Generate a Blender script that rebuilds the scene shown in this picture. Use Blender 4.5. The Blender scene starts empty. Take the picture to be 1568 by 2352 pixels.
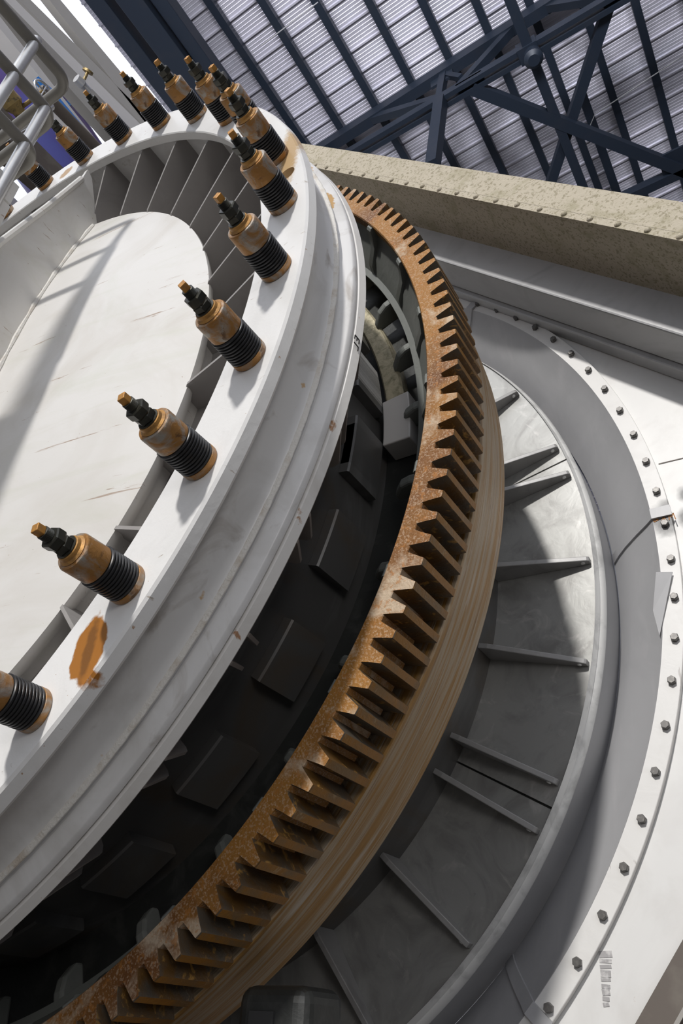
import bpy, math, random
from mathutils import Vector, Matrix, noise as mnoise
random.seed(7)
SC = bpy.context.scene
COL = SC.collection
R = 2.5                       # radius of the bolted flange, everything coaxial is given in units of R
HC = 3.954                    # height of the machine axis
PI = math.pi
CX, CY, FPX = 784.0, 1176.0, 1703.98
CAM = Vector((3.5344, -1.2093, 1.6))
XC = Vector((.8446016, .5337098, .0424504)); YC = Vector((-.2825541, .5116812, -.811385)); ZC = Vector((-.4547652, .6733025, .5829686))

def ray(px, py): return XC*((px-CX)/FPX) + YC*((py-CY)/FPX) + ZC
def on_y(px, py, Y): r = ray(px, py); return CAM + r*((Y-CAM.y)/r.y)
def on_x(px, py, X): r = ray(px, py); return CAM + r*((X-CAM.x)/r.x)
def on_z(px, py, Z): r = ray(px, py); return CAM + r*((Z-CAM.z)/r.z)
def on_roof(px, py, c=20.4):
    n = Vector((-math.tan(math.radians(3.5)), 0, 1)); r = ray(px, py); return CAM + r*((c-n.dot(CAM))/n.dot(r))
def roof_z(x, c=20.4): return c + x*math.tan(math.radians(3.5))
def W(t, r, deg):
    a = math.radians(deg); return Vector((R*r*math.sin(a), R*t, HC + R*r*math.cos(a)))
AX = Vector((0, 0, HC))

# ------------------------------------------------------------------ materials
def mat(name, base, rough=.5, metal=0., layers=(), spots=(), bump=None, coord='Object', rough_var=0.):
    """layers: (colour, scale xyz, detail, lo, hi, distortion, strength); spots: (centre, radius, colour, softness)"""
    m = bpy.data.materials.new(name); m.use_nodes = True
    nt = m.node_tree; N = nt.nodes; L = nt.links
    b = N['Principled BSDF']; b.inputs['Roughness'].default_value = rough; b.inputs['Metallic'].default_value = metal
    tc = N.new('ShaderNodeTexCoord')
    src = tc.outputs[coord]
    cur = None
    rgb = N.new('ShaderNodeRGB'); rgb.outputs[0].default_value = (*base, 1); cur = rgb.outputs[0]
    def fac_noise(scale, detail, lo, hi, dist):
        mp = N.new('ShaderNodeMapping'); mp.inputs['Scale'].default_value = scale; L.new(src, mp.inputs['Vector'])
        nz = N.new('ShaderNodeTexNoise'); nz.inputs['Scale'].default_value = 1; nz.inputs['Detail'].default_value = detail
        nz.inputs['Distortion'].default_value = dist; nz.inputs['Roughness'].default_value = .6
        L.new(mp.outputs[0], nz.inputs['Vector'])
        mr = N.new('ShaderNodeMapRange'); mr.inputs['From Min'].default_value = lo; mr.inputs['From Max'].default_value = hi
        L.new(nz.outputs['Fac'], mr.inputs['Value']); return mr.outputs[0]
    def mix(f, c2):
        nonlocal cur
        mx = N.new('ShaderNodeMix'); mx.data_type = 'RGBA'
        L.new(f, mx.inputs['Factor']); L.new(cur, mx.inputs['A']); mx.inputs['B'].default_value = (*c2, 1)
        cur = mx.outputs['Result']
    for (c2, scale, detail, lo, hi, dist, st) in layers:
        if not isinstance(scale, tuple): scale = (scale,)*3
        f = fac_noise(scale, detail, lo, hi, dist)
        mm = N.new('ShaderNodeMath'); mm.operation = 'MULTIPLY'; mm.inputs[1].default_value = st; L.new(f, mm.inputs[0])
        mix(mm.outputs[0], c2)
    for (c, rad, c2, soft, *ns) in spots:
        vd = N.new('ShaderNodeVectorMath'); vd.operation = 'SUBTRACT'; L.new(tc.outputs['Object'], vd.inputs[0]); vd.inputs[1].default_value = c
        vs = N.new('ShaderNodeVectorMath'); vs.operation = 'DIVIDE'; L.new(vd.outputs[0], vs.inputs[0]); vs.inputs[1].default_value = rad
        vl = N.new('ShaderNodeVectorMath'); vl.operation = 'LENGTH'; L.new(vs.outputs[0], vl.inputs[0])
        nz = N.new('ShaderNodeTexNoise'); nz.inputs['Scale'].default_value = (ns[0] if ns else 14); nz.inputs['Detail'].default_value = 6; L.new(tc.outputs['Object'], nz.inputs['Vector'])
        ad = N.new('ShaderNodeMath'); ad.operation = 'ADD'; L.new(vl.outputs['Value'], ad.inputs[0]); L.new(nz.outputs['Fac'], ad.inputs[1])
        mr = N.new('ShaderNodeMapRange'); mr.inputs['From Min'].default_value = 1.5+soft; mr.inputs['From Max'].default_value = 1.5-soft
        L.new(ad.outputs[0], mr.inputs['Value']); mix(mr.outputs[0], c2)
    L.new(cur, b.inputs['Base Color'])
    if rough_var:
        f = fac_noise((3, 3, 3), 5, .3, .7, 1)
        mr = N.new('ShaderNodeMapRange'); mr.inputs['To Min'].default_value = rough-rough_var; mr.inputs['To Max'].default_value = rough+rough_var
        L.new(f, mr.inputs['Value']); L.new(mr.outputs[0], b.inputs['Roughness'])
    if bump:
        sc, st = bump[:2]
        if not isinstance(sc, tuple): sc = (sc,)*3
        f = fac_noise(sc, 5, 0, 1, .5)
        bp = N.new('ShaderNodeBump'); bp.inputs['Strength'].default_value = st; bp.inputs['Distance'].default_value = .01
        L.new(f, bp.inputs['Height']); L.new(bp.outputs[0], b.inputs['Normal'])
    return m

RUSTPATCH = W(0, .965, 128.2) - AX
M = {}
M['white'] = mat('white_paint', (.71, .695, .67), .36, 0, [
    ((.56, .525, .47), 1.6, 6, .46, .72, 1.4, .6),
    ((.6, .6, .52), (1, 3, 8), 6, .52, .74, 1.0, .5),
    ((.52, .55, .44), 1.3, 6, .6, .85, 1.5, .35),
    ((.3, .19, .12), (1.6, 9, 34), 6, .66, .7, .6, .75),
    ((.3, .18, .1), 38, 4, .72, .745, 0, .7)], bump=(9, .08))
M['flange'] = mat('flange_paint', (.76, .755, .745), .4, 0, [
    ((.58, .57, .55), 2.6, 5, .5, .8, 1.5, .6),
    ((.34, .28, .22), (9, 9, 26), 6, .66, .7, .8, .75),
    ((.36, .19, .08), 30, 4, .7, .73, 0, .8)],
    spots=[(RUSTPATCH, (.062, 1, .105), (.36, .14, .02), .05), (RUSTPATCH, (.02, 1, .09), (.2, .08, .015), .25, 45), (W(0, .982, 74)-AX, (.045, 1, .26), (.5, .34, .17), .3, 70),
           (W(0, .95, 8)-AX, (.06, 1, .05), (.42, .25, .1), .14, 30)], bump=(22, .12))
M['skirt'] = mat('skirt_paint', (.72, .715, .71), .36, 0, [
    ((.5, .485, .46), 1.7, 6, .44, .7, 1.6, .7),
    ((.34, .3, .26), (5, 5, 2.4), 5, .6, .72, 1.2, .65),
    ((.55, .34, .13), 8, 4, .7, .74, 0, .8)],
    spots=[(W(.106, .99, 64)-AX, (.05, .022, .2), (.5, .3, .1), .1, 45), (W(.106, .99, 74)-AX, (.04, .02, .12), (.5, .3, .1), .1, 45)], bump=(12, .1))
M['weld'] = mat('weld_bead_paint', (.72, .7, .66), .5, 0, [((.5, .42, .33), 14, 4, .5, .7, 0, .7)], bump=(60, .6))
M['rim'] = mat('clamp_ring_paint', (.72, .705, .68), .42, 0, [
    ((.5, .47, .43), 3, 5, .5, .72, 1, .6), ((.34, .16, .06), 11, 4, .66, .71, .4, .9)], bump=(26, .12))
M['dark_shell'] = mat('dark_shell_paint', (.11, .108, .105), .4, .15, [((.26, .26, .255), (1, 4, 1), 5, .5, .75, 1, .5), ((.12, .09, .06), 1.4, 5, .5, .7, 1.5, .7)], bump=(9, .1))
M['grey_green'] = mat('dull_cast_paint', (.19, .2, .185), .5, .1, [((.25, .25, .235), 5, 5, .5, .7, .5, .6)], bump=(14, .25))
M['bronze'] = mat('worn_bronze', (.55, .49, .34), .45, .35, [((.25, .23, .14), 20, 5, .45, .65, .5, .8)], bump=(40, .25))
M['rust_face'] = mat('rusted_gear_face', (.33, .15, .028), .6, .15, [
    ((.15, .055, .014), 1.6, 4, .42, .6, .8, .9),
    ((.56, .46, .34), 2.9, 9, .52, .6, .6, .8),
    ((.6, .46, .33), 130, 4, .52, .6, 0, .4), ((.4, .16, .03), 40, 3, .58, .64, 0, .6)], bump=(70, .35))
M['rust_tooth'] = mat('oily_tooth_rust', (.13, .065, .016), .5, .2, [
    ((.09, .08, .065), 6, 5, .42, .6, .8, .85), ((.55, .3, .07), 22, 5, .58, .68, .5, .8)], bump=(60, .3))
M['rust_land'] = mat('amber_rust_land', (.32, .145, .02), .5, .2, [((.2, .13, .06), 8, 5, .45, .62, .6, .8), ((.5, .36, .2), 16, 5, .62, .7, .5, .6)], bump=(60, .3))
M['band'] = mat('streaked_rust_band', (.45, .35, .235), .5, .2, [
    ((.36, .18, .03), (1.1, 30, 1), 6, .45, .58, .8, .9),
    ((.2, .1, .04), (.9, 60, 1), 5, .6, .66, 1.2, .8),
    ((.6, .55, .48), (2, 22, 1), 5, .58, .7, .6, .6)], bump=((2, 70, 1), .5), coord='UV')
M['spring'] = mat('black_disc_springs', (.035, .035, .037), .35, .55, [((.09, .075, .06), 40, 4, .55, .75, 0, .6)])
M['sleeve'] = mat('rust_stained_sleeve', (.36, .33, .29), .42, .45, [
    ((.36, .17, .04), 11, 6, .36, .52, 1.2, .95), ((.14, .07, .03), 24, 5, .6, .68, .6, .85), ((.6, .55, .5), 9, 5, .66, .72, .6, .6)], bump=(60, .3))
M['boss'] = mat('orange_rust_boss', (.5, .26, .07), .45, .4, [((.25, .14, .06), 24, 5, .45, .65, .8, .8)], bump=(60, .2))
M['nut'] = mat('blackened_nut', (.05, .05, .042), .35, .6, [((.11, .1, .07), 20, 4, .5, .7, 0, .6)])
M['tip'] = mat('rusty_square_end', (.5, .24, .05), .5, .35, [((.3, .17, .08), 60, 4, .5, .65, 0, .6)])
M['plate'] = mat('brushed_grey_plate', (.4, .4, .385), .36, .35, [
    ((.26, .255, .245), 3.2, 6, .45, .7, 2, .8), ((.62, .6, .58), 5, 7, .58, .75, 2.4, .6), ((.25, .24, .22), 12, 5, .68, .75, .8, .5)], bump=(9, .1))
M['rib'] = mat('grey_rib_paint', (.33, .325, .32), .4, .15, [((.22, .215, .21), 5, 5, .5, .7, 1, .6)], bump=(14, .1))
M['gusset'] = mat('shaded_gusset_paint', (.3, .285, .275), .5, 0, [((.24, .225, .215), 5, 5, .5, .7, 1, .6)], bump=(14, .1))  # pocket shade is mixed into this darker paint colour
M['seal'] = mat('grey_rubber_seal', (.43, .43, .44), .42, 0, [((.36, .36, .37), 1.5, 4, .45, .7, 1.2, .6), ((.52, .51, .52), (7, 1, 2), 5, .55, .75, .8, .5)], bump=(4, .12))
M['strip'] = mat('white_retaining_strip', (.74, .73, .71), .42, 0, [((.6, .58, .56), 4, 5, .5, .75, 1.5, .5), ((.35, .32, .3), (20, 20, 6), 4, .7, .73, .5, .6)],
    spots=[(W(.918, 1.285, 91.2)-AX, (.1, 1, .09), (.1, .1, .1), .35)], bump=(12, .1))
M['trim'] = mat('bright_trim_lip', (.86, .86, .84), .35, .2, [((.45, .45, .44), 8, 4, .5, .7, .5, .6)])
M['panel'] = mat('white_housing_sheet', (.72, .715, .7), .4, 0, [((.6, .585, .565), 1.6, 5, .48, .72, 2, .6), ((.5, .44, .38), 16, 4, .72, .76, .5, .5)],
    spots=[(W(.93, 1.325, 91.3)-AX, (.06, 1, .06), (.09, .09, .09), .35), (W(.93, 1.335, 88.8)-AX, (.05, 1, .05), (.1, .1, .1), .35), (W(.93, 1.36, 102.5)-AX, (.08, 1, .1), (.07, .07, .07), .35)], bump=(5, .1))
M['tan'] = mat('dusty_tan_girder', (.5, .445, .345), .75, 0, [((.27, .235, .15), 52, 6, .53, .6, .3, .8), ((.3, .27, .16), 3, 5, .5, .7, 2, .6), ((.6, .55, .45), 6, 5, .6, .75, 1, .5)], bump=(50, .5))
M['chan'] = mat('grey_channel_paint', (.44, .44, .445), .4, .1, [((.33, .33, .33), 2, 5, .5, .7, 2, .6)], bump=(8, .1))
M['brown'] = mat('dark_brown_frame', (.12, .1, .085), .6, 0, [((.2, .18, .15), 6, 4, .5, .7, 0, .5)])
M['bolt'] = mat('dark_grey_bolt', (.13, .125, .12), .4, .5, [((.25, .24, .22), 60, 3, .5, .7, 0, .6)])
M['steel_blue'] = mat('dark_blue_steel', (.012, .019, .032), .5, .1, [((.02, .024, .034), 3, 4, .5, .7, 0, .6)])
M['sheet'] = mat('lavender_grey_roof_sheet', (.66, .645, .72), .36, .3, [((.45, .44, .5), (.25, .8, .3), 4, .42, .68, .6, .7), ((.68, .7, .8), (.5, 1.2, .3), 4, .56, .74, .8, .6)])
M['rail'] = mat('warm_grey_rail_paint', (.2, .19, .17), .4, .2, [((.16, .15, .135), 9, 4, .5, .7, 0, .5)])
M['galv'] = mat('galvanised_tube', (.6, .6, .6), .35, .6, [((.5, .5, .5), 20, 4, .5, .7, 0, .5)])
M['greypaint'] = mat('warm_grey_paint', (.33, .315, .29), .45, 0, [((.34, .33, .3), 2, 4, .5, .7, .5, .5)])
M['palepaint'] = mat('pale_grey_paint', (.56, .54, .52), .45, 0, [((.48, .46, .44), 2, 4, .5, .7, .5, .5)])
M['purple'] = mat('purple_tank_paint', (.1, .055, .19), .35, .1, [((.1, .12, .4), .8, 3, .45, .6, 0, .8)])
M['blue'] = mat('bright_blue_paint', (.03, .2, .6), .4)
M['brass'] = mat('oily_brass', (.35, .25, .1), .4, .5, [((.12, .1, .06), 20, 4, .5, .6, 0, .8)])
M['dark'] = mat('blackened_iron', (.04, .042, .04), .45, .3, [((.09, .09, .085), 8, 5, .5, .7, .6, .7)], bump=(20, .2))
M['concrete'] = mat('concrete_floor', (.11, .105, .1), .8, 0, [((.08, .077, .072), 1.3, 6, .45, .7, 1, .7)], bump=(6, .2))
M['wall'] = mat('painted_wall_sheet', (.32, .33, .36), .7, 0, [((.26, .27, .3), (.4, .4, .15), 4, .45, .7, .5, .6)])
M['rustmark'] = mat('rust_marker', (.4, .17, .04), .6)
M['stencil'] = mat('faded_stencil_ink', (.36, .35, .35), .6, 0, [((.6, .59, .58), 30, 4, .48, .6, 0, .8)])
M['blackmark'] = mat('black_marker', (.04, .04, .04), .6)

# ------------------------------------------------------------------ mesh helpers
class MB:
    def __init__(s): s.v = []; s.f = []; s.uv = {}
    def add(s, vs, fs, uvs=None):
        o = len(s.v); s.v += [Vector(v) for v in vs]
        for i, f in enumerate(fs):
            s.f.append([o+k for k in f])
            if uvs: s.uv[len(s.f)-1] = uvs[i]
        return s
    def box(s, c, size, rot=None):
        sx, sy, sz = [x/2 for x in size]; c = Vector(c)
        vs = [Vector((x, y, z)) for x in (-sx, sx) for y in (-sy, sy) for z in (-sz, sz)]
        if rot is not None: vs = [rot @ v for v in vs]
        return s.add([c+v for v in vs], [(0, 1, 3, 2), (4, 6, 7, 5), (0, 4, 5, 1), (2, 3, 7, 6), (0, 2, 6, 4), (1, 5, 7, 3)])
    def beam(s, p, q, w, h, upv=(0, 0, 1)):
        p = Vector(p); q = Vector(q); d = (q-p).normalized(); u = Vector(upv); sd = d.cross(u).normalized(); u = sd.cross(d).normalized()
        vs = [e + sd*a*w/2 + u*b*h/2 for e in (p, q) for a, b in ((-1, -1), (1, -1), (1, 1), (-1, 1))]
        return s.add(vs, [(3, 2, 1, 0), (4, 5, 6, 7), (0, 1, 5, 4), (1, 2, 6, 5), (2, 3, 7, 6), (3, 0, 4, 7)])
    def tube(s, pts, r, n=14, caps=True):
        pts = [Vector(p) for p in pts]; rings = []; prev = None
        for i, p in enumerate(pts):
            d = (pts[min(i+1, len(pts)-1)] - pts[max(i-1, 0)]).normalized()
            if prev is None: u = d.orthogonal().normalized()
            else: u = (prev - d*prev.dot(d)).normalized()
            prev = u; w = d.cross(u)
            rr = r[i] if isinstance(r, (list, tuple)) else r
            rings.append([p + (u*math.cos(2*PI*k/n)+w*math.sin(2*PI*k/n))*rr for k in range(n)])
        vs = [v for g in rings for v in g]; fs = []
        for i in range(len(pts)-1):
            for k in range(n): fs.append((i*n+k, i*n+(k+1) % n, (i+1)*n+(k+1) % n, (i+1)*n+k))
        if caps: fs.append(tuple(range(n-1, -1, -1))); fs.append(tuple((len(pts)-1)*n+k for k in range(n)))
        return s.add(vs, fs)
    def lathe(s, prof, origin=(0, 0, 0), axis=(0, -1, 0), n=32, sides=None):
        """prof: (distance along axis, radius) revolved about the axis through origin"""
        o = Vector(origin); a = Vector(axis).normalized(); u = a.orthogonal().normalized(); w = a.cross(u); vs = []; fs = []
        for (d, r) in prof:
            for k in range(n): vs.append(o + a*d + (u*math.cos(2*PI*k/n)+w*math.sin(2*PI*k/n))*max(r, 1e-5))
        for i in range(len(prof)-1):
            for k in range(n): fs.append((i*n+k, i*n+(k+1) % n, (i+1)*n+(k+1) % n, (i+1)*n+k))
        fs.append(tuple(range(n-1, -1, -1))); fs.append(tuple((len(prof)-1)*n+k for k in range(n)))
        return s.add(vs, fs)
    def ring(s, prof, a0=0, a1=360, n=256, closed=True):
        """profile of (t, r) in units of R swept about the machine axis"""
        full = abs(a1-a0) >= 359.99; n = max(2, int(n*abs(a1-a0)/360)); m = len(prof); vs = []; fs = []; uvs = []
        cnt = n if full else n+1
        arc = [0]
        for i in range(1, m+1):
            p, q = prof[i-1], prof[i % m]; arc.append(arc[-1]+R*math.hypot(p[0]-q[0], p[1]-q[1]))
        for j in range(cnt):
            a = a0+(a1-a0)*j/n
            for (t, r) in prof: vs.append(W(t, r, a))
        for j in range(n):
            j2 = (j+1) % cnt
            for i in range(m if closed else m-1):
                i2 = (i+1) % m
                fs.append((j*m+i, j2*m+i, j2*m+i2, j*m+i2))
                u0 = math.radians(a0+(a1-a0)*j/n)*R; u1 = math.radians(a0+(a1-a0)*(j+1)/n)*R
                uvs.append([(u0, arc[i]), (u1, arc[i]), (u1, arc[i+1]), (u0, arc[i+1])])
        if not full and closed:
            fs.append(tuple(range(m-1, -1, -1))); uvs.append([(0, 0)]*m)
            fs.append(tuple(n*m+i for i in range(m))); uvs.append([(0, 0)]*m)
        return s.add(vs, fs, uvs)
    def radial(s, poly, deg, th):
        """flat plate lying in the radial plane at angle deg; poly of (t, r); th in metres"""
        a = math.radians(deg); tan = Vector((math.cos(a), 0, -math.sin(a))); m = len(poly)
        vs = [W(t, r, deg)+tan*sg*th/2 for sg in (-1, 1) for (t, r) in poly]
        fs = [tuple(range(m-1, -1, -1)), tuple(range(m, 2*m))] + [(i, (i+1) % m, m+(i+1) % m, m+i) for i in range(m)]
        return s.add(vs, fs)
    def prism(s, poly, off):
        off = Vector(off); m = len(poly); poly = [Vector(p) for p in poly]
        return s.add(poly+[p+off for p in poly], [tuple(range(m-1, -1, -1)), tuple(range(m, 2*m))]+[(i, (i+1) % m, m+(i+1) % m, m+i) for i in range(m)])
    def build(s, name, m, parent=None, smooth=True, angle=32, kind=None, label=None):
        o0 = Vector(parent_world(parent)) if parent else Vector((0, 0, 0))
        me = bpy.data.meshes.new(name); me.from_pydata([v-o0 for v in s.v], [], s.f); me.update()
        if s.uv:
            ul = me.uv_layers.new(name='UVMap')
            for p in me.polygons:
                uv = s.uv.get(p.index)
                if uv:
                    for li, c in zip(p.loop_indices, uv): ul.data[li].uv = c
        import bmesh
        bm = bmesh.new(); bm.from_mesh(me); bmesh.ops.recalc_face_normals(bm, faces=bm.faces); bm.to_mesh(me); bm.free()
        me.materials.append(m if not isinstance(m, str) else M[m])
        if smooth:
            me.polygons.foreach_set('use_smooth', [True]*len(me.polygons)); me.set_sharp_from_angle(angle=math.radians(angle))
        o = bpy.data.objects.new(name, me); COL.objects.link(o)
        if parent: o.parent = parent
        if kind: o['kind'] = kind
        if label: o['label'] = label
        return o
def parent_world(o):
    v = Vector((0, 0, 0))
    while o is not None: v += o.location; o = o.parent
    return v
def tag(o, label, cat, group=None):
    o['label'] = label; o['category'] = cat
    if group: o['group'] = group
    return o
def thing(name, label, cat, loc, group=None):
    o = bpy.data.objects.new(name, None); COL.objects.link(o); o.location = loc; o.empty_display_size = .1
    return tag(o, label, cat, group)
def bevel(o, w, seg=2):
    b = o.modifiers.new('bevel', 'BEVEL'); b.width = w; b.segments = seg; b.limit_method = 'ANGLE'; b.angle_limit = math.radians(40); b.harden_normals = False
    return o
def sweep_arc(prof, a0, a1, n=256): return MB().ring(prof, a0, a1, n)
def chamf(t0, t1, r0, r1, c): return [(t0+c, r0), (t1-c, r0), (t1, r0+c), (t1, r1-c), (t1-c, r1), (t0+c, r1), (t0, r1-c), (t0, r0+c)]
ORD = ['first', 'second', 'third', 'fourth', 'fifth', 'sixth', 'seventh', 'eighth', 'ninth', 'tenth', 'eleventh', 'twelfth', 'thirteenth', 'fourteenth', 'fifteenth', 'sixteenth']

# ------------------------------------------------------------------ building shell
def struct(o): o['kind'] = 'structure'; return o
struct(MB().box((2, 6, -.1), (26, 40, .2)).build('floor', 'concrete', smooth=False))
struct(MB().box((2, 26.1, 10.4), (26, .2, 21.2)).build('wall_back', 'wall', smooth=False))
struct(MB().box((15.1, 10, 10.4), (.2, 32, 21.2)).build('wall_right', 'wall', smooth=False))
struct(MB().box((2, -14.1, 1.2), (26, .2, 2.4)).build('shade_wall_front', 'wall', smooth=False))  # unseen low wall, added to cut low-angle daylight
struct(MB().box((-11.1, 6, 3), (.2, 40, 6)).build('shade_wall_left', 'wall', smooth=False))  # side wall added to keep low daylight off the undersides
# roof sheeting: fluted sheets running across, lapped at raised seams
mb = MB(); prof = []
y = -6.0
while y < 26:
    prof += [(y, 0), (y+.012, .045), (y+.05, .045), (y+.062, 0)]
    for k in range(1, 6): prof += [(y+.062+k*.075-.012, 0), (y+.062+k*.075, .007), (y+.062+k*.075+.012, 0)]
    y += .5
x0, x1 = -5.6, 15.0
vs = [(x, py, roof_z(x)-pz) for x in (x0, x1) for (py, pz) in prof]+[(x, py, roof_z(x)+.06) for x in (x0, x1) for (py, pz) in (prof[0], prof[-1])]
m_ = len(prof); fs = [(i, i+1, m_+i+1, m_+i) for i in range(m_-1)]+[(2*m_, 2*m_+2, 2*m_+3, 2*m_+1)]
mb.add(vs, fs); struct(mb.build('ceiling', 'sheet', smooth=False))

# purlins
for k in range(-2, 13):
    x = -3.138+.984*k
    w = .17
    o = MB().beam((x, -5.5, roof_z(x)-.16), (x, 25.5, roof_z(x)-.16), w, .22).build('roof_purlin', 'steel_blue', smooth=False)
    tag(o, 'dark blue roof purlin, %s counted from the left eave, under pale roof sheets' % ORD[k+2], 'roof beam', 'purlins under the roof sheets')

# main truss
YT = 6.39
ZB = 18.65
tr = thing('roof_truss', 'dark blue roof truss crossing the purlins from left to right', 'truss', (2, YT, ZB))
MB().beam((-5.2, YT, roof_z(-5.2)-.48), (14.5, YT, roof_z(14.5)-.48), .24, .34).build('top_chord', 'steel_blue', tr, False)
bc = MB(); bc.beam((-5.2, YT-.09, ZB), (14.5, YT-.09, ZB), .1, .22); bc.beam((-5.2, YT+.09, ZB), (14.5, YT+.09, ZB), .1, .22); bc.build('bottom_chord', 'steel_blue', tr, False)
for p, q, w in (((2.35, 20.05), (.9, 18.75), .18), ((.63, 20.0), (.45, 18.75), .16), ((-1.3, 19.75), (.5, 18.8), .17), ((.55, 19.9), (1.0, 19.2), .12), ((-2.6, 19.7), (-2.45, 18.7), .14), ((2.9, 20.2), (4.4, 18.7), .16), ((4.4, 18.7), (6.2, 20.3), .16), ((6.2, 20.3), (8.2, 18.7), .16), ((8.2, 18.7), (10, 20.5), .16)):
    MB().beam((p[0], YT, p[1]), (q[0], YT, q[1]), w, w, (0, 1, 0)).build('web_member', 'steel_blue', tr, False)
for c_, s_ in (((.55, YT, 19.75), (.55, .06, .5)), ((2.5, YT, 18.65), (.42, .34, .3)), ((1.2, YT, 18.68), (.6, .28, .05))): MB().box(c_, s_).build('gusset_plate', 'steel_blue', tr, False)
MB().lathe([(0, .1), (.05, .18), (.25, .2), (.32, .12)], (2.56, YT+.05, 18.55), (0, 0, -1), 20).build('node_cap', 'steel_blue', tr)
o = MB().beam((.5, YT-.05, 18.6), (.23, YT-.05, 16.2), .24, .24, (0, 1, 0)).build('truss_hanger', 'steel_blue', smooth=False)
tag(o, 'dark blue hanger post dropping below the truss behind tan girder', 'post')
# bracing at bottom chord level
o = MB().beam((2.53, -3, ZB), (2.53, 16, ZB), .2, .22).build('tie_beam', 'steel_blue', smooth=False)
tag(o, 'dark blue tie beam crossing under the truss at its node block', 'beam')
o = MB().beam((1.2, 6.45, ZB-.02), (5.1, 11.25, ZB-.02), .25, .2).build('brace_beam', 'steel_blue', smooth=False)
tag(o, 'long dark blue brace slanting from truss to the right frame edge', 'beam')
o = MB().beam((4.19, 6.44, ZB+.12), (1.75, 9.7, ZB+.12), .22, .2).build('brace_beam', 'steel_blue', smooth=False)
tag(o, 'dark blue brace crossing the long brace and tie beam steeply', 'beam')
gs = thing('cross_beam', 'dark blue cross beam with gusset plate at right edge below roof', 'beam', (4.5, 10.7, ZB))
MB().beam((3.2, 10.72, ZB), (14, 10.72, ZB), .22, .24).build('beam', 'steel_blue', gs, False)
MB().box((4.6, 10.5, ZB), (.75, .8, .06)).build('gusset_plate', 'steel_blue', gs, False)
o = MB().beam((3.15, 8.6, roof_z(3.15)-.4), (3.15, 14, roof_z(3.15)-.4), .2, .22).build('stub_beam', 'steel_blue', smooth=False)
tag(o, 'short dark blue stub beam with pale end below the crossing braces', 'beam')
# crane girders along the left eave
for psi, w, h, nm, lb in ((115.3, .36, .5, 'crane_girder', 'dark crane girder nearest the left eave under the roof'), (113.5, .5, .7, 'crane_girder', 'black double-deep crane girder between two narrower ones'), (112.2, .3, .45, 'crane_girder', 'dark crane girder beside the purlins, rightmost of the girder group')):
    x = CAM.x + 17.2/math.tan(math.radians(psi)); z = CAM.z+17.2
    o = bevel(MB().beam((x, -4, z), (x, 25, z), w, h).build(nm, 'steel_blue', smooth=False), .02)
    tag(o, lb, 'girder', 'crane girders at the left eave')
# thin wire under the roof
o = MB().tube([on_roof(600, 105, 19.6), on_roof(730, 5, 19.6)], .012, 6).build('roof_wire', 'galv'); tag(o, 'thin pale wire strung below the left purlins', 'wire')
o = MB().tube([on_roof(1350, 300, 19.8), on_roof(1366, 262, 19.8), on_roof(1568, 128, 19.8)], .012, 6).build('roof_wire', 'galv'); tag(o, 'thin pale wire strung below purlins at the right edge', 'wire')

# ------------------------------------------------------------------ vessel head: dome, flange, gussets, skirt
vh = thing('vessel_head', 'white domed vessel head with gusseted flange, tall ring at left', 'vessel', AX)
dome = []
for i in range(31):
    r = .745*i/30; dome.append((.07-.08*(1-(r/.745)**2), r))
dome = [(t, max(r, .001)) for t, r in dome] + [(.075, .7455), (.085, .742), (.1, .725), (.127, .72)]
MB().ring(dome, 0, 360, 200, closed=False).build('head_dome', 'white', vh, angle=40)
# flange with a hole
c = .0022
fl = [(c, .91), (.02, .91), (.02, .935), (.022, 1.004-c), (.02-c, 1.004), (c*1.5, 1.0), (0, 1.0-c*1.5), (0, .91+c)]
flo = MB().ring(fl, 0, 360, 360).build('bolting_flange', 'flange', vh)
cut = MB().lathe([(-.05, .038), (.12, .038)], W(0, .967, 77.8), (0, 1, 0), 28).build('tmp_cut', 'dark', vh)
bo = flo.modifiers.new('b', 'BOOLEAN'); bo.object = cut; bo.operation = 'DIFFERENCE'; bo.solver = 'EXACT'
dg = bpy.context.evaluated_depsgraph_get(); me2 = bpy.data.meshes.new_from_object(flo.evaluated_get(dg)); flo.modifiers.clear(); flo.data = me2; me2.name = 'bolting_flange'
me2.polygons.foreach_set('use_smooth', [False]*len(me2.polygons))
bpy.data.objects.remove(cut, do_unlink=True)
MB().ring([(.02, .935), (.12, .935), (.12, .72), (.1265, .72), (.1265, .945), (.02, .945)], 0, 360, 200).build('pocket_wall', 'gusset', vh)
MB().ring([(.112, .935), (.112, .915), (.12, .905), (.12, .935)], 0, 360, 200).build('stiffener_ring', 'rib', vh)
for k in range(36):
    a = 18.6+10.0*k
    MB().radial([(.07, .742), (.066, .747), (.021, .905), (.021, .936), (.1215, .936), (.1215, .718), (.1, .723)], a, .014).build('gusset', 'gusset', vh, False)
sk = [(.02, .93), (.0205, 1.0), (.0225, .992), (.027, .987), (.034, .9845), (.06, .9825), (.08, .983), (.09, .985), (.093, .989), (.0965, .9932), (.1, .9915), (.103, .988), (.107, .9885), (.113, .999), (.116, 1.0055), (.118, 1.0075), (.1265, 1.008), (.1275, 1.006), (.1275, .93)]
MB().ring(sk, 0, 360, 288).build('skirt', 'skirt', vh, angle=50)
wb = [(.0915+.0085*i/10, .9868+.0075*math.sin(PI*i/10)) for i in range(11)]
mb = MB(); mb.ring(wb+[(.1, .984), (.0915, .984)], 0, 360, 720)
for v in mb.v:   # hand-run weld: uneven bead
    d = math.hypot(v.x, v.z-HC); rr = d/R
    if rr > .9868:
        k = 1+(mnoise.noise(v*26))*.0012; v.x *= k; v.z = HC+(v.z-HC)*k
mb.build('weld_bead', 'weld', vh, angle=60)
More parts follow.
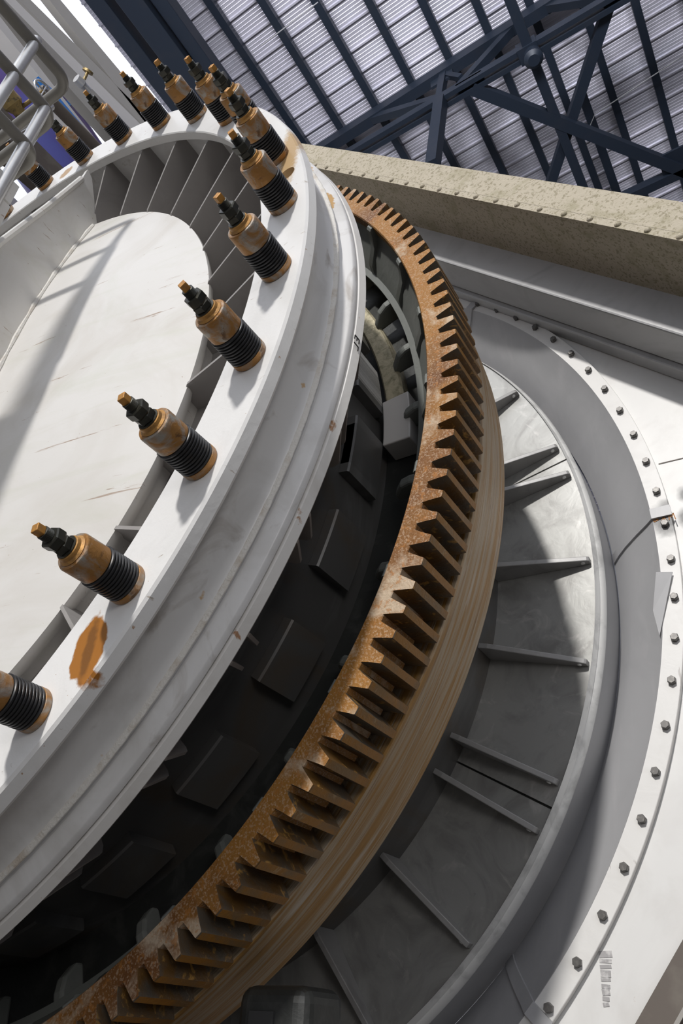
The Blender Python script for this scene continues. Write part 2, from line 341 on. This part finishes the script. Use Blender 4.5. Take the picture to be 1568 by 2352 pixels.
# drain slot on the skirt near the top
MB().tube([W(.055, .986, 50.5), W(.09, .989, 57.5)], .012, 8).build('lifting_slot', 'dark', vh)
# side plate of the inlet chute
XP = .25*R
tz = [(.078, .70), (.018, .835), (.0, .85), (-.004, .80), (-.05, .61), (-.1, .42), (-.15, .2), (-.19, -.1), (-.22, -.5), (-.23, -.9), (.05, -.9), (.05, -.3), (.02, .1), (.03, .4), (.065, .66)]
MB().prism([Vector((XP, R*t, HC+R*z)) for t, z in tz], (-.03, 0, 0)).build('chute_side_plate', 'white', vh, False)
edge = [Vector((XP-.004, R*t, HC+R*z)) for t, z in tz[3:10]]
MB().tube(edge, .02, 8).build('chute_lip', 'white', vh)
def dome_t(x, z): r = math.hypot(x, z); return .07-.08*(1-(r/.745)**2)
wl = [Vector((XP+.004, R*dome_t(.25, z)-.004, HC+R*z)) for z in [.69-.04*i for i in range(30)]]
mb = MB(); mb.tube(wl, [.012+.004*math.sin(i*2.3) for i in range(len(wl))], 8); mb.build('chute_weld', 'weld', vh, label='rough white weld where the chute meets the dome')

# ------------------------------------------------------------------ spring bolts
def make_bolt():
    t = thing('spring_bolt', '', 'bolt', (0, 0, 0)); Lb = .33
    MB().lathe([(0, .062), (.004, .064), (.02, .064), (.022, .062)], n=40).build('base_washer', 'sleeve', t)
    pr = []; n = 9; a0, a1 = .022, .122
    for i in range(n):
        y0 = a0+(a1-a0)*i/n; h = (a1-a0)/n
        pr += [(y0, .054), (y0+h*.12, .061), (y0+h*.3, .0632), (y0+h*.7, .0632), (y0+h*.88, .061), (y0+h*.995, .054)]
    MB().lathe(pr, n=44).build('disc_spring_stack', 'spring', t, angle=40)
    MB().lathe([(.122, .056), (.124, .0585), (.198, .0585), (.203, .056), (.204, .05)], n=44).build('sleeve', 'sleeve', t)
    MB().lathe([(.203, .045), (.206, .047), (.212, .04), (.222, .038), (.224, .036)], n=36).build('boss', 'boss', t, label='orange-rusted stepped boss')
    MB().lathe([(.222, .034), (.227, .035), (.228, .031)], n=32).build('flat_washer', 'nut', t)
    def hexnut(y0, y1, r, rot):
        mb = MB(); n = 6; vs = []
        for (y, rr) in ((y0, r*.93), (y0+.004, r), (y1-.004, r), (y1, r*.9)):
            for k in range(n): a = rot+k*PI/3; vs.append((rr*math.cos(a), -y, rr*math.sin(a)))
        fs = [tuple(range(5, -1, -1)), tuple(18+k for k in range(6))]
        for i in range(3):
            for k in range(6): fs.append((i*6+k, i*6+(k+1) % 6, (i+1)*6+(k+1) % 6, (i+1)*6+k))
        return mb.add(vs, fs)
    hexnut(.227, .252, .0315, .3).build('lock_nut', 'nut', t, False)
    hexnut(.252, .282, .034, .62).build('hex_nut', 'nut', t, False)
    pr = [(.28, .0195)]
    y = .281
    while y < .304: pr += [(y, .0195), (y+.0015, .0178), (y+.003, .0195)]; y += .003
    pr += [(.306, .017)]
    MB().lathe(pr, n=24).build('threaded_stud', 'nut', t, angle=10)
    bevel(MB().box((0, -.316, 0), (.025, .028, .025), Matrix.Rotation(.5, 3, 'Y')).build('square_end', 'tip', t, False), .002)
    return t
proto = make_bolt()
lbl = ['rusty spring bolt cut by the left frame edge, lowest on the white flange',
 'spring bolt with orange square tip, second from the bottom, above the rust patch',
 'spring bolt third from the bottom, standing over a small triangular gusset',
 'spring bolt fourth from the bottom, with dark grey square tip over the white dome',
 'spring bolt fifth from the bottom, with orange tip against the dark gusset pocket',
 'spring bolt standing directly below the round hole in the white flange',
 'spring bolt just above the round flange hole, its nuts overlapping the one behind',
 'spring bolt mostly hidden behind its neighbour at the top right of the flange',
 'spring bolt at the flange top with tip against black girders, left of the overlapping ones',
 'pale-sleeved spring bolt at the flange top in front of dark roof girders',
 'orange-brown spring bolt whose tip meets the left edge of the bright window gap',
 'spring bolt in front of grey beams, below the small valve on the wall',
 'brown spring bolt beside purple tank, its stud behind the curved handrail end',
 'spring bolt half hidden behind lowest handrail corner at the upper left',
 'spring bolt at far left, only its base showing beside white toe board']
for k in range(15):
    a = 133.357-10.0343*k
    if k == 0: r_ = proto
    else:
        r_ = proto.copy(); COL.objects.link(r_)
        for ch in list(proto.children):
            c2 = ch.copy(); COL.objects.link(c2); c2.parent = r_
    r_.location = W(-.0005, .957, a); r_.rotation_euler = (0, random.uniform(0, 6.28), 0)
    tag(r_, lbl[k], 'bolt', 'spring bolts round the white flange')

# ------------------------------------------------------------------ clamp ring behind the skirt
cr = thing('clamp_ring', 'pale clamp ring with rust spots behind the vessel skirt, gussets behind', 'ring', AX)
MB().ring([(.1305, .93), (.1305, 1.007), (.132, 1.0095), (.1445, 1.0142), (.147, 1.0125), (.148, .86), (.14, .86)], 0, 360, 288).build('ring_body', 'rim', cr)
for k in range(36):
    for s in (-1.15, 1.15):
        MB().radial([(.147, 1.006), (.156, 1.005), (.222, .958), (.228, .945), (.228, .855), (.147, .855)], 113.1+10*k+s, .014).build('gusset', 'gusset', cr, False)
# marker letters on the ring
def strokes(segs, base, u, v, n, sc, w=.004, h=.003):
    mb = MB()
    for (x0, y0, x1, y1) in segs:
        p = base+u*x0*sc+v*y0*sc; q = base+u*x1*sc+v*y1*sc; mb.beam(p, q, w, h, n)
    return mb
a = 95.4; base = W(.139, 1.0135, a); tn = Vector((math.cos(math.radians(a)), 0, -math.sin(math.radians(a)))); nr = Vector((math.sin(math.radians(a)), 0, math.cos(math.radians(a))))
strokes([(0, 0, 0, 1), (0, 1, .6, 1), (0, .5, .5, .5), (0, 0, .6, 0), (1.2, 1, 1.2, 0), (1.2, 0, 1.8, 0)], base, tn, Vector((0, -1, 0)), nr, .03).build('marker_letters', 'blackmark', cr, False)

# ------------------------------------------------------------------ shell between clamp ring and gear
ds = thing('drum_shell', 'dark drum shell with raised pads between white rings and rusty gear', 'drum', AX)
MB().ring([(.148, .83), (.148, .862), (.25, .866), (.256, .8685), (.262, .866), (.5, .868), (.5, .83)], 0, 360, 256).build('barrel', 'dark_shell', ds)
for k in range(30):
    a = 82.5+12.9*k
    mb = MB(); mb.ring(chamf(.33, .425, .864, .887, .003), a-3.4, a+3.4, 2400); mb.build('wear_pad', 'rim' if k in (0,) else 'dark_shell', ds, label='pale raised pad' if k == 0 else None)
o = MB().ring(chamf(.44, .475, .885, .926, .004), 10, 84, 256).build('bronze_track', 'bronze')
tag(o, 'worn bronze-coloured curved track between white ring and gear spokes', 'track')
o = bevel(MB().ring([(.42, .888), (.47, .888), (.47, .945), (.42, .945)], 85.2, 92.4, 300).build('bracket_box', 'palepaint', smooth=False), .006)
tag(o, 'grey box bracket at the lower end of the bronze track', 'bracket')

# ------------------------------------------------------------------ ring gear
ANC = 52.1141+1.929856*22; PIT = 360/186.0
gr = thing('ring_gear', 'huge rusty spur ring gear with coarse teeth and streaked rear band', 'gear', AX)
cc = .0012
lug = [(.306, 1.0375), (.38, 1.0375), (.395, 1.045), (.395, 1.065), (.3035+cc, 1.065), (.3035, 1.065-cc), (.3035, 1.0385+cc)]
MB().ring(lug, 0, 360, 372).build('gear_rim', 'rust_face', gr)
def tooth(a):
    mb = MB(); pr = [(-.0155, 1.061), (-.0130, 1.0665), (-.0107, 1.075), (-.0082, 1.085), (-.0063, 1.0938), (-.0055, 1.0955), (.0055, 1.0955), (.0063, 1.0938), (.0082, 1.085), (.0107, 1.075), (.0130, 1.0665), (.0155, 1.061)]
    ra = math.radians(a); sx = Vector((math.cos(ra), 0, -math.sin(ra))); sr = Vector((math.sin(ra), 0, math.cos(ra)))
    def P(t, w, r): return AX+sx*w*R+sr*r*R+Vector((0, t*R, 0))
    ts = [(.3033, .94), (.305, 1), (.404, 1), (.4065, .93)]; m = len(pr); vs = []
    for t, k in ts:
        for w, r in pr: vs.append(P(t, w*k, 1.061+(r-1.061)*(1 if k == 1 else .97)))
    fs = [tuple(range(m-1, -1, -1)), tuple(3*m+i for i in range(m))]
    for j in range(3):
        for i in range(m): fs.append((j*m+i, j*m+(i+1) % m, (j+1)*m+(i+1) % m, (j+1)*m+i))
    mb.add(vs, fs); return mb
mb_rest = MB()
for k in range(186):
    a = (ANC+PIT*(k+.5)) % 360
    if 12 < a < 202: 
        mbt = tooth(a); o = mbt.build('gear_tooth', 'rust_tooth', gr, angle=25)
        o.data.materials.append(M['rust_face']); o.data.materials.append(M['rust_land'])
        ra = math.radians(a); nrm = Vector((math.sin(ra), 0, math.cos(ra)))
        m = 12
        for p in o.data.polygons:
            if abs(p.normal.y) > .8 and p.center.y < .35*R: p.material_index = 1
            elif p.normal.dot(nrm) > .9: p.material_index = 2
    else:
        t_ = tooth(a); mb_rest.add(t_.v, t_.f)
mb_rest.build('gear_tooth', 'rust_tooth', gr, kind='stuff')
MB().ring([(.421, 1.0), (.421, 1.082), (.4235, 1.0855), (.56, 1.0685), (.562, 1.066), (.562, 1.0)], 0, 360, 288).build('rear_band', 'band', gr, label='smooth streaked rust-brown rear band')
# cast web behind the toothed rim
MB().ring([(.33, 1.0378), (.345, 1.03), (.37, 1.005), (.4, .985), (.402, .972), (.412, .972), (.412, .99), (.385, 1.0378)], 0, 360, 288).build('web_ring', 'grey_green', gr)
MB().ring(chamf(.425, .56, .985, 1.0, .003), 0, 360, 256).build('inner_hoop', 'dark_shell', gr)
for k in range(36):
    a = 1.9+10*k
    MB().ring([(.309, 1.033), (.309, 1.0383), (.345, 1.0383), (.375, 1.0376), (.4, .985), (.38, .99), (.35, 1.016), (.325, 1.026), (.313, 1.0285)], a-.55, a+.55, 720).build('rim_lug', 'grey_green', gr, True)
    bevel(MB().radial([(.405, .98), (.45, .98), (.45, .918), (.435, .918), (.412, .94), (.405, .96)], a-3, .05).build('spoke', 'grey_green', gr, False), .012)
MB().ring([(.472, .86), (.472, .99), (.478, .99), (.478, .86)], 0, 360, 200).build('dark_backing', 'dark', gr)  # dark disc added so the openings between spokes read as shade

# ------------------------------------------------------------------ ribbed end plate
ep = thing('end_plate', 'ribbed grey end plate with radial stiffeners behind the rusty gear', 'plate', AX)
MB().ring(chamf(.48, .95, .87, .9, .003), 0, 360, 200).build('hub_wall', 'dark_shell', ep)
MB().ring([(.942, .88), (.942, 1.12), (.955, 1.12), (.955, .88)], 0, 360, 256).build('backing_plate', 'dark', ep)
seams = [37.0, 78.7, 120.6, 162.4, 204, 246, 288, 330]
for i, s in enumerate(seams):
    e = seams[(i+1) % len(seams)]
    if e < s: e += 360
    MB().ring(chamf(.935, .9425, .895, 1.119, .001), s+.12, e-.12, 360).build('plate_segment', 'plate', ep)
ribs = [39.6, 52.0, 64.3, 76.6, 81.3, 93.8, 105.8, 118.2, 123.1, 135.1, 147.4, 159.7, 165, 177, 189.5, 201.5, 206.5, 219, 231, 243.5, 248.5, 261, 273, 285.5, 290.5, 303, 315, 327.5, 332.5, 345, 357, 10, 22, 34.5]
for a in ribs:
    rb = MB().radial([(.917, 1.108), (.92, 1.113), (.9352, 1.113), (.9352, .899), (.868, .899), (.868, .92)], a, .028).build('rib', 'rib', ep, False)
    bevel(rb, .004)
    ra = math.radians(a); tn = Vector((math.cos(ra), 0, -math.sin(ra)))
    MB().lathe([(0, .012), (.004, .012), (.007, .009)], W(.924, 1.098, a)+tn*.013, tn, 12).build('stud', 'trim', rb)
MB().ring([(.93, 1.1185), (.934, 1.1195), (.945, 1.124), (.947, 1.1235), (.949, 1.126), (.963, 1.1324), (.968, 1.1318), (.968, 1.118)], 0, 360, 300).build('rim_lip', 'trim', ep, label='bright narrow lip round the plate edge')
MB().ring([(.968, 1.1312), (1.07, 1.1305), (1.07, 1.118), (.968, 1.118)], 0, 360, 300).build('lip_sleeve', 'seal', ep)

# ------------------------------------------------------------------ grey seal, retaining strip, housing sheet
sr = thing('seal_ring', 'grey rubber seal ring funnelling in round the end plate', 'seal', AX)
joints = [0.9+44.8*k for k in range(8)]
joints = [0.9, 45.7, 90.5, 134.6, 180, 225, 270, 315]
sp = [(1.06, 1.134), (1.03, 1.153), (1.0, 1.176), (.965, 1.207), (.935, 1.236), (.9165, 1.252), (.9205, 1.255), (.939, 1.24), (.969, 1.211), (1.004, 1.18), (1.034, 1.157), (1.064, 1.138)]
for i, s in enumerate(joints):
    e = joints[(i+1) % 8]
    if e <= s: e += 360
    MB().ring(sp, s+.25, e-.25, 300).build('seal_segment', 'seal', sr, angle=50)
    st = []
    for (t, r) in sp[:6]: st.append((t-.006, r))
    st.append((.9125, 1.292)); st += [(.917, 1.292)] + [(t, r) for (t, r) in sp[:6]][::-1]
    MB().ring(st, s-.55, s+.55, 720).build('joint_strap', 'seal', sr, angle=50, label='raised strap over a seal joint')
fp = [on_y(x, y, .9135*R) for x, y in ((1506, 1314), (1545, 1316), (1514, 1460), (1499, 1402))]
fp2 = [p+Vector((0, -.012*(1 if i == 1 else 0), 0)) for i, p in enumerate(fp)]
MB().prism(fp2, (0, .006, 0)).build('torn_flap', 'seal', sr, False, label='torn triangular grey flap')

rr = thing('retaining_ring', 'white retaining ring with a row of dark hexagon bolts', 'ring', AX)
MB().ring([(.918, 1.2515), (.9172, 1.2525), (.9172, 1.289), (.918, 1.29), (.931, 1.29), (.931, 1.2515)], 0, 360, 300).build('strip', 'strip', rr)
for k in range(95):
    a = 46.4024+3.788984*k
    if k >= 93: continue
    mb = MB(); b0 = W(.9172, 1.2752, a); rot = random.uniform(0, 1)
    vs = []
    for (y, rad) in ((0, .02), (.022, .02), (.027, .017)):
        for j in range(6): vs.append(b0+Vector((math.cos(rot+j*PI/3)*rad, -y, math.sin(rot+j*PI/3)*rad)))
    fs = [tuple(range(12, 18))]+[(i*6+j, i*6+(j+1) % 6, (i+1)*6+(j+1) % 6, (i+1)*6+j) for i in range(2) for j in range(6)]
    mb.add(vs, fs).build('bolt_head', 'bolt', rr, False)
u = (on_y(1545, 1190, .917*R)-on_y(1500, 1196, .917*R)).normalized(); v = Vector((0, 0, 1))
strokes([(0, 0, .05, 1), (.05, 1, .5, .75), (.5, .75, .1, .5), (.1, .5, .6, .25), (.6, .25, 0, 0), (.95, 0, 1.5, .9), (.95, .85, 1.5, .05), (1.85, 0, 1.95, .95), (1.95, .95, 2.2, .4), (2.2, .4, 2.5, 1), (2.5, 1, 2.6, 0)], on_y(1502, 1199, .9168*R), u, v, Vector((0, -1, 0)), .04, .005, .003).build('rust_letters', 'rustmark', rr, False, label='small rust-coloured scrawled letters')

hp = thing('housing_plate', 'large white housing sheet at right around the bolted ring', 'plate', AX)
n1, n2 = (.766, .643), (.766, -.643)
def outer(a):
    ra = math.radians(a); d = (math.sin(ra), math.cos(ra)); c = 9
    for (nx, nz), off in ((n1, 1.47), (n2, 1.387)):
        q = nx*d[0]+nz*d[1]
        if q > .05: c = min(c, off/q)
    if abs(d[0]) > .05: c = min(c, 2.1/abs(d[0]))
    if abs(d[1]) > .05: c = min(c, (1.5 if d[1] < 0 else 2.1)/abs(d[1]))
    return max(c, 1.3)
mb = MB(); NA = 240
aa = [2+176.0*i/NA for i in range(NA+1)]
vs = []
for a in aa:
    for (t, r) in ((.9315, 1.26), (.9315, outer(a)), (.94, outer(a)), (.94, 1.26)): vs.append(W(t, r, a))
fs = []
for i in range(NA):
    for j in range(4): fs.append((i*4+j, (i+1)*4+j, (i+1)*4+(j+1) % 4, i*4+(j+1) % 4))
fs += [(3, 2, 1, 0), tuple(NA*4+j for j in range(4))]
mb.add(vs, fs).build('sheet', 'panel', hp, angle=20)
# sheet joints and the stepped cover strip
for p, q in (((1512, 1066), (1620, 1040)),):
    MB().beam(on_y(*p, .9312*R), on_y(*q, .9312*R), .006, .004, (0, 1, 0)).build('sheet_joint', 'brown', hp, False)
cv = [on_y(x, y, .9265*R) for x, y in ((1600, 1740), (1562, 1850), (1500, 1990), (1440, 2095), (1452, 2096), (1528, 1950), (1640, 1760))]
mb = MB()
for i in range(9):   # faded stencil characters
    x, y = 1375+i*1.2, 2192+i*14.5; w_ = 30-i*2
    p = on_y(x, y, .931*R); q = on_y(x+w_, y+(2 if i % 2 else -1), .931*R); mb.beam(p, q, .014 if i % 3 else .024, .0025, (0, 1, 0))
mb.build('stencil_mark', 'stencil', hp, False, label='column of faded grey stencilled characters')
# lower frame under the sheet
D2 = Vector((.643, 0, .766)); N2 = Vector((.766, 0, -.643))
def slanted(name, m, off0, off1, t0, t1, lo, hi, N, D, parent=None):
    mb = MB(); c = AX
    pts = [c+N*R*o+D*R*s+Vector((0, R*t, 0)) for s in (lo, hi) for (o, t) in ((off0, t0), (off1, t0), (off1, t1), (off0, t1))]
    mb.add(pts, [(0, 1, 2, 3), (7, 6, 5, 4), (0, 4, 5, 1), (1, 5, 6, 2), (2, 6, 7, 3), (3, 7, 4, 0)]); return mb.build(name, m, parent, False)
lf = thing('frame_post', 'dark brown frame post with a pale edge at the lower right corner', 'post', AX+N2*R*1.45+D2*R*-.4+Vector((0, R*.9, 0)))
slanted('post_body', 'brown', 1.389, 1.56, .9, .99, -.75, 1.2, N2, D2, lf)
slanted('edge_angle', 'greypaint', 1.432, 1.438, .893, .9, -.75, 1.2, N2, D2, lf)

# ------------------------------------------------------------------ slanted girders, upper right
D1 = Vector((-.643, 0, .766)); N1 = Vector((.766, 0, .643))
tg = thing('riveted_girder', 'dusty tan riveted girder slanting up left across the upper right', 'girder', AX+N1*R*1.376+D1*R*-1.2+Vector((0, R*.6, 0)))
slanted('web_plate', 'tan', 1.376, 1.471, .607, .775, -1.6, 2.6, N1, D1, tg)
slanted('flange_angle', 'tan', 1.3745, 1.393, .6, .607, -1.6, 2.6, N1, D1, tg)
slanted('cover_plate', 'tan', 1.393, 1.4715, .603, .607, -1.6, 2.6, N1, D1, tg)
slanted('seam_strip', 'tan', 1.3925, 1.396, .6, .604, -1.6, 2.6, N1, D1, tg)
for k in range(24):
    s = -.95+.0795*k
    MB().lathe([(-.004, .02), (.004, .019), (.011, .014), (.015, .006)], AX+N1*R*1.3835+D1*R*s+Vector((0, R*.6, 0)), (0, -1, 0), 12).build('rivet', 'tan', tg)
o = slanted('channel_beam', 'chan', 1.285, 1.47, .775, .885, -1.6, 2.6, N1, D1); bevel(o, .012)
tag(o, 'smooth grey beam slanting directly under the tan riveted girder', 'beam')
o = slanted('edge_channel', 'chan', 1.272, 1.4, .886, .93, -1.6, 2.6, N1, D1); bevel(o, .01)
tag(o, 'narrow grey edge channel tucked between grey beam and white housing sheet', 'beam')

# ------------------------------------------------------------------ pinion at the bottom
pb = thing('pinion_bearing', 'dark rounded bearing block below the gear at the bottom edge', 'bearing', W(.5, 1.2, 141))
o = MB().box((.71*R, .5*R, HC-.945*R), (.115*R, .1*R, .13*R)).build('housing', 'dark', pb, False); bevel(o, .05, 4)
MB().box((.7*R, .4495*R, HC-.925*R), (.04*R, .006*R, .03*R)).build('inspection_slot', 'blackmark', pb, False)
MB().lathe([(0, .03), (.02, .03), (.026, .02)], (.745*R, .45*R, HC-.935*R), (0, -1, 0), 6).build('cover_bolt', 'bolt', pb)
ps = thing('pinion_shaft', 'dark rounded pinion shaft end peeking above the bottom frame edge', 'shaft', Vector((.56*R, .42*R, HC-1.02*R)))
MB().lathe([(0, .19), (.02, .23), (.06, .25), (.3, .25)], (.58*R, .43*R, HC-1.075*R), (0, 1, 0), 40).build('shaft_end', 'sleeve', ps)
# machine plinth out in the shade below the drum
o = bevel(MB().box((0, .1385*R, .707), (2.2, .07, 1.412)).build('ring_pedestal', 'concrete', smooth=False), .03); tag(o, 'concrete pedestal in the dark under the clamp ring', 'pedestal')

# ------------------------------------------------------------------ platform and handrails, upper left
XR = 1.1
hr = thing('handrail', 'grey tubular platform handrail with three rounded corner rails at upper left', 'railing', (XR, -.7, 4.46))
def loop(z, yc, rad=.075):
    pts = [Vector((XR, -4.2, z)), Vector((XR, -2, z)), Vector((XR, yc-rad, z))]
    for i in range(1, 9):
        a = PI/2*i/8; pts.append(Vector((XR-rad+rad*math.cos(a), yc-rad+rad*math.sin(a), z)))
    pts += [Vector((XR-.6, yc, z)), Vector((-1.6, yc, z))]; return pts
for z, yc in ((5.79, -.475), (5.445, -.46), (5.09, -.45)):
    MB().tube(loop(z, yc), .03, 16)  .build('rail', 'rail', hr, angle=60)
for x, y_, z0, z1 in ((XR, -.705, 4.46, 5.83), (XR, -.515, 4.46, 5.44), (XR, -2.2, 4.46, 5.83), (XR, -3.7, 4.46, 5.83), (.35, -.46, 4.46, 5.8), (-.6, -.46, 4.46, 5.8)):
    MB().tube([(x, y_, z0), (x, y_, z1)], .028, 14).build('post', 'galv', hr, angle=60)
pf = thing('platform', 'steel access platform corner with white toe boards at left edge', 'platform', (0, -2.3, 4.4))
MB().box((-.55, -2.55, 4.42), (3.2, 3.2, .05)).build('deck', 'greypaint', pf, False)
MB().box((-.55, -.98, 4.32), (3.2, .08, .14)).build('joist', 'chan', pf, False)
MB().box((XR-.03, -2.35, 4.32), (.08, 3.6, .14)).build('joist', 'chan', pf, False)
MB().box((XR-.005, -2.25, 4.74), (.012, 3.6, .14)).build('toe_board', 'white', pf, False)
MB().box((XR-.005, -2.25, 4.575), (.012, 3.61, .16)).build('toe_board', 'white', pf, False)

# ------------------------------------------------------------------ frames, pipes and tank behind the platform
XB = -3.0
def xbeam(name, m, e, depth=.25, X=XB):
    """long member: four image-edge points turned into a real prism standing at X"""
    P = [on_x(x, y, X) for x, y in e]
    a0, a1, b1, b0 = P
    def ext(p, q, s): return p+(q-p)*s
    quad = [ext(a0, a1, -.6), ext(a0, a1, 1.9), ext(b0, b1, 1.9), ext(b0, b1, -.6)]
    return MB().prism(quad, (-depth, 0, 0)).build(name, m, smooth=False)
o = xbeam('eave_beam', 'greypaint', [(74, 0), (301, 226), (321, 283), (40, 0)], .3); bevel(o, .04, 3); tag(o, 'broad grey eave beam running below the bright gap at upper left', 'beam')
o = xbeam('brace_member', 'greypaint', [(139, 0), (275.5, 163), (258, 185), (113, 0)], .12); tag(o, 'thin dark brace splitting the bright gap at upper left', 'beam')
o = xbeam('eave_beam', 'palepaint', [(38, 2), (321, 284), (305, 300), (12, 0)], .2, XB+.3); tag(o, 'paler flat beam just under the broad grey eave beam', 'beam')
o = xbeam('wall_rail', 'palepaint', [(0, 38), (120, 192), (146, 243), (0, 66)], .25, -2.6); tag(o, 'pale wall rail passing behind the curved handrail ends', 'beam')
o = xbeam('wall_rail', 'greypaint', [(60, 70), (270, 300), (262, 318), (48, 76)], .16, -2.7); tag(o, 'thin grey rail behind the topmost handrail corner', 'beam')
o = MB().tube([on_x(90, 205, -1.9), on_x(232, 350, -1.9)], .07, 16).build('dark_pipe', 'brown'); tag(o, 'dark brown pipe passing below the blue panel at upper left', 'pipe')
pA = on_x(140, 150, -3.4)
o = MB().box((-5.5, 5.0, 9), (.3, 22, 8)).build('cladding_wall', 'palepaint', smooth=False); tag(o, 'pale grey cladding wall seen between the upper left beams', 'wall panel')
tk = thing('storage_tank', 'purple and blue storage tank behind the handrails at upper left', 'tank', on_x(45, 240, -4.7))
TC = on_x(45, 240, -4.7)
MB().lathe([(0, .6), (.03, .72), (.1, .78), (3.2, .78), (3.27, .7)], TC-Vector((0, 1.52, -.48)), (0, .95, -.3), 48).build('shell', 'purple', tk, angle=40)
MB().lathe([(0, .8), (.08, .8)], TC+Vector((0, .35, -.11)), (0, .95, -.3), 48).build('hoop', 'blue', tk, angle=40)
o = xbeam('blue_panel', 'blue', [(137, 238), (214, 337), (222, 326), (158, 250)], .1, -2.2); tag(o, 'bright blue panel strip beside the brown pipe', 'panel')
vt = thing('gate_valve', 'small brass gate valve with handwheel behind the lowest handrail', 'valve', on_x(45, 250, -1.2))
c0 = on_x(45, 250, -1.2)
MB().lathe([(0, .05), (.05, .09), (.14, .1), (.2, .06), (.4, .06)], c0+Vector((0, -.2, 0)), (0, 1, -.2), 20).build('body', 'brass', vt)
MB().tube([c0+Vector((.05, 0, 0)), c0+Vector((.3, .02, .06))], .02, 10).build('stem', 'brass', vt)
ring = [c0+Vector((.3, .02, .06))+Vector((0, .1*math.cos(2*PI*k/20), .1*math.sin(2*PI*k/20))) for k in range(21)]
w = MB(); w.tube(ring, .012, 8)
for k in range(4): w.tube([ring[0]*.5+ring[10]*.5, ring[k*5]], .008, 6)
w.build('handwheel', 'galv', vt)
c1 = on_x(92, 192, -2.3)
sb = thing('junction_valve', 'small steel instrument valve on the grey wall above a spring bolt', 'valve', on_x(188, 195, -2.3))
c1 = on_x(188, 195, -2.3)
MB().lathe([(0, .06), (.1, .07), (.12, .05), (.22, .05)], c1+Vector((0, -.1, 0)), (0, 1, .2), 16).build('body', 'galv', sb)
MB().tube([c1, c1+Vector((.12, -.05, .12))], .02, 10).build('stem', 'brass', sb)
MB().lathe([(0, .07), (.03, .07)], c1+Vector((.12, -.05, .12)), (.7, -.3, .7), 14).build('cap', 'brass', sb)
o = MB().tube([on_x(-10, 330, -.6), on_x(60, 285, -.6), on_x(118, 245, -.6)], .03, 12).build('cross_pipe', 'galv'); tag(o, 'bright slim cross pipe behind the middle handrail corner', 'pipe')
o = MB().tube([on_x(30, 400, -.8), on_x(65, 325, -.8), on_x(105, 262, -.8)], .05, 14).build('riser_pipe', 'galv'); tag(o, 'bright thick riser pipe inside the lower handrail corner', 'pipe')
o = xbeam('base_beam', 'brown', [(60, 300), (150, 390), (130, 420), (30, 330)], .3, -1.6); tag(o, 'dark brown beam behind the leftmost spring bolts', 'beam')

# ------------------------------------------------------------------ light, sky, camera
sd = bpy.data.lights.new('sun', 'SUN'); sd.energy = 2.65; sd.angle = math.radians(3); sd.color = (1, .97, .93)
so = bpy.data.objects.new('sun', sd); COL.objects.link(so); dr = Vector((-.07, 1, -.62)).normalized()
so.rotation_euler = dr.to_track_quat('-Z', 'Y').to_euler(); so.location = (2, -12, 14)
w = bpy.data.worlds.new('world'); SC.world = w; w.use_nodes = True
bg = w.node_tree.nodes['Background']; bg.inputs[0].default_value = (.86, .9, 1, 1); bg.inputs[1].default_value = .6
WN = w.node_tree.nodes; WL = w.node_tree.links
tcw = WN.new('ShaderNodeTexCoord'); sx = WN.new('ShaderNodeSeparateXYZ'); mrw = WN.new('ShaderNodeMapRange')
WL.new(tcw.outputs['Generated'], sx.inputs[0]); WL.new(sx.outputs['Z'], mrw.inputs['Value'])
for k_, v_ in (('From Min', .45), ('From Max', .85), ('To Min', .6), ('To Max', 1.5)): mrw.inputs[k_].default_value = v_
WL.new(mrw.outputs[0], bg.inputs[1])

def add_fill_lamp(loc, aim, power, size, col):  # out-of-frame area light, added only for brightness
    l = bpy.data.lights.new('added_fill', 'AREA'); l.shape = 'DISK'; l.size = size; l.energy = power; l.color = col; l.spread = math.radians(70)
    o = bpy.data.objects.new('added_fill', l); COL.objects.link(o); o.location = loc
    o.rotation_euler = (Vector(aim)-Vector(loc)).to_track_quat('-Z', 'Y').to_euler(); return o
add_fill_lamp((7.5, -5, 3.2), (1.2, .2, 2.6), 13, 2.2, (1, .96, .92))  # added fill for the shaded lower skirt
add_fill_lamp((4, -9.5, 9), (1, 7, 20.4), 430, 4, (.93, .94, 1))  # this and the next two: added uplights that brighten the ceiling
add_fill_lamp((10, -9.5, 9), (5, 8, 20.4), 260, 4, (.93, .94, 1))
add_fill_lamp((-3, -9.5, 9), (0, 9, 20.4), 190, 4, (.93, .94, 1))
cd = bpy.data.cameras.new('camera'); cd.sensor_fit = 'VERTICAL'; cd.sensor_height = 24; cd.lens = 24*FPX/2352; cd.clip_start = .02; cd.clip_end = 200
co = bpy.data.objects.new('camera', cd); COL.objects.link(co)
mw = Matrix.Identity(4)
for i in range(3): mw[i][0] = XC[i]; mw[i][1] = -YC[i]; mw[i][2] = -ZC[i]; mw[i][3] = CAM[i]
co.matrix_world = mw
SC.camera = co
SC.view_settings.view_transform = 'Standard'; SC.view_settings.look = 'None'; SC.view_settings.gamma = 1; SC.view_settings.use_curve_mapping = False
SC.view_settings.exposure = 0
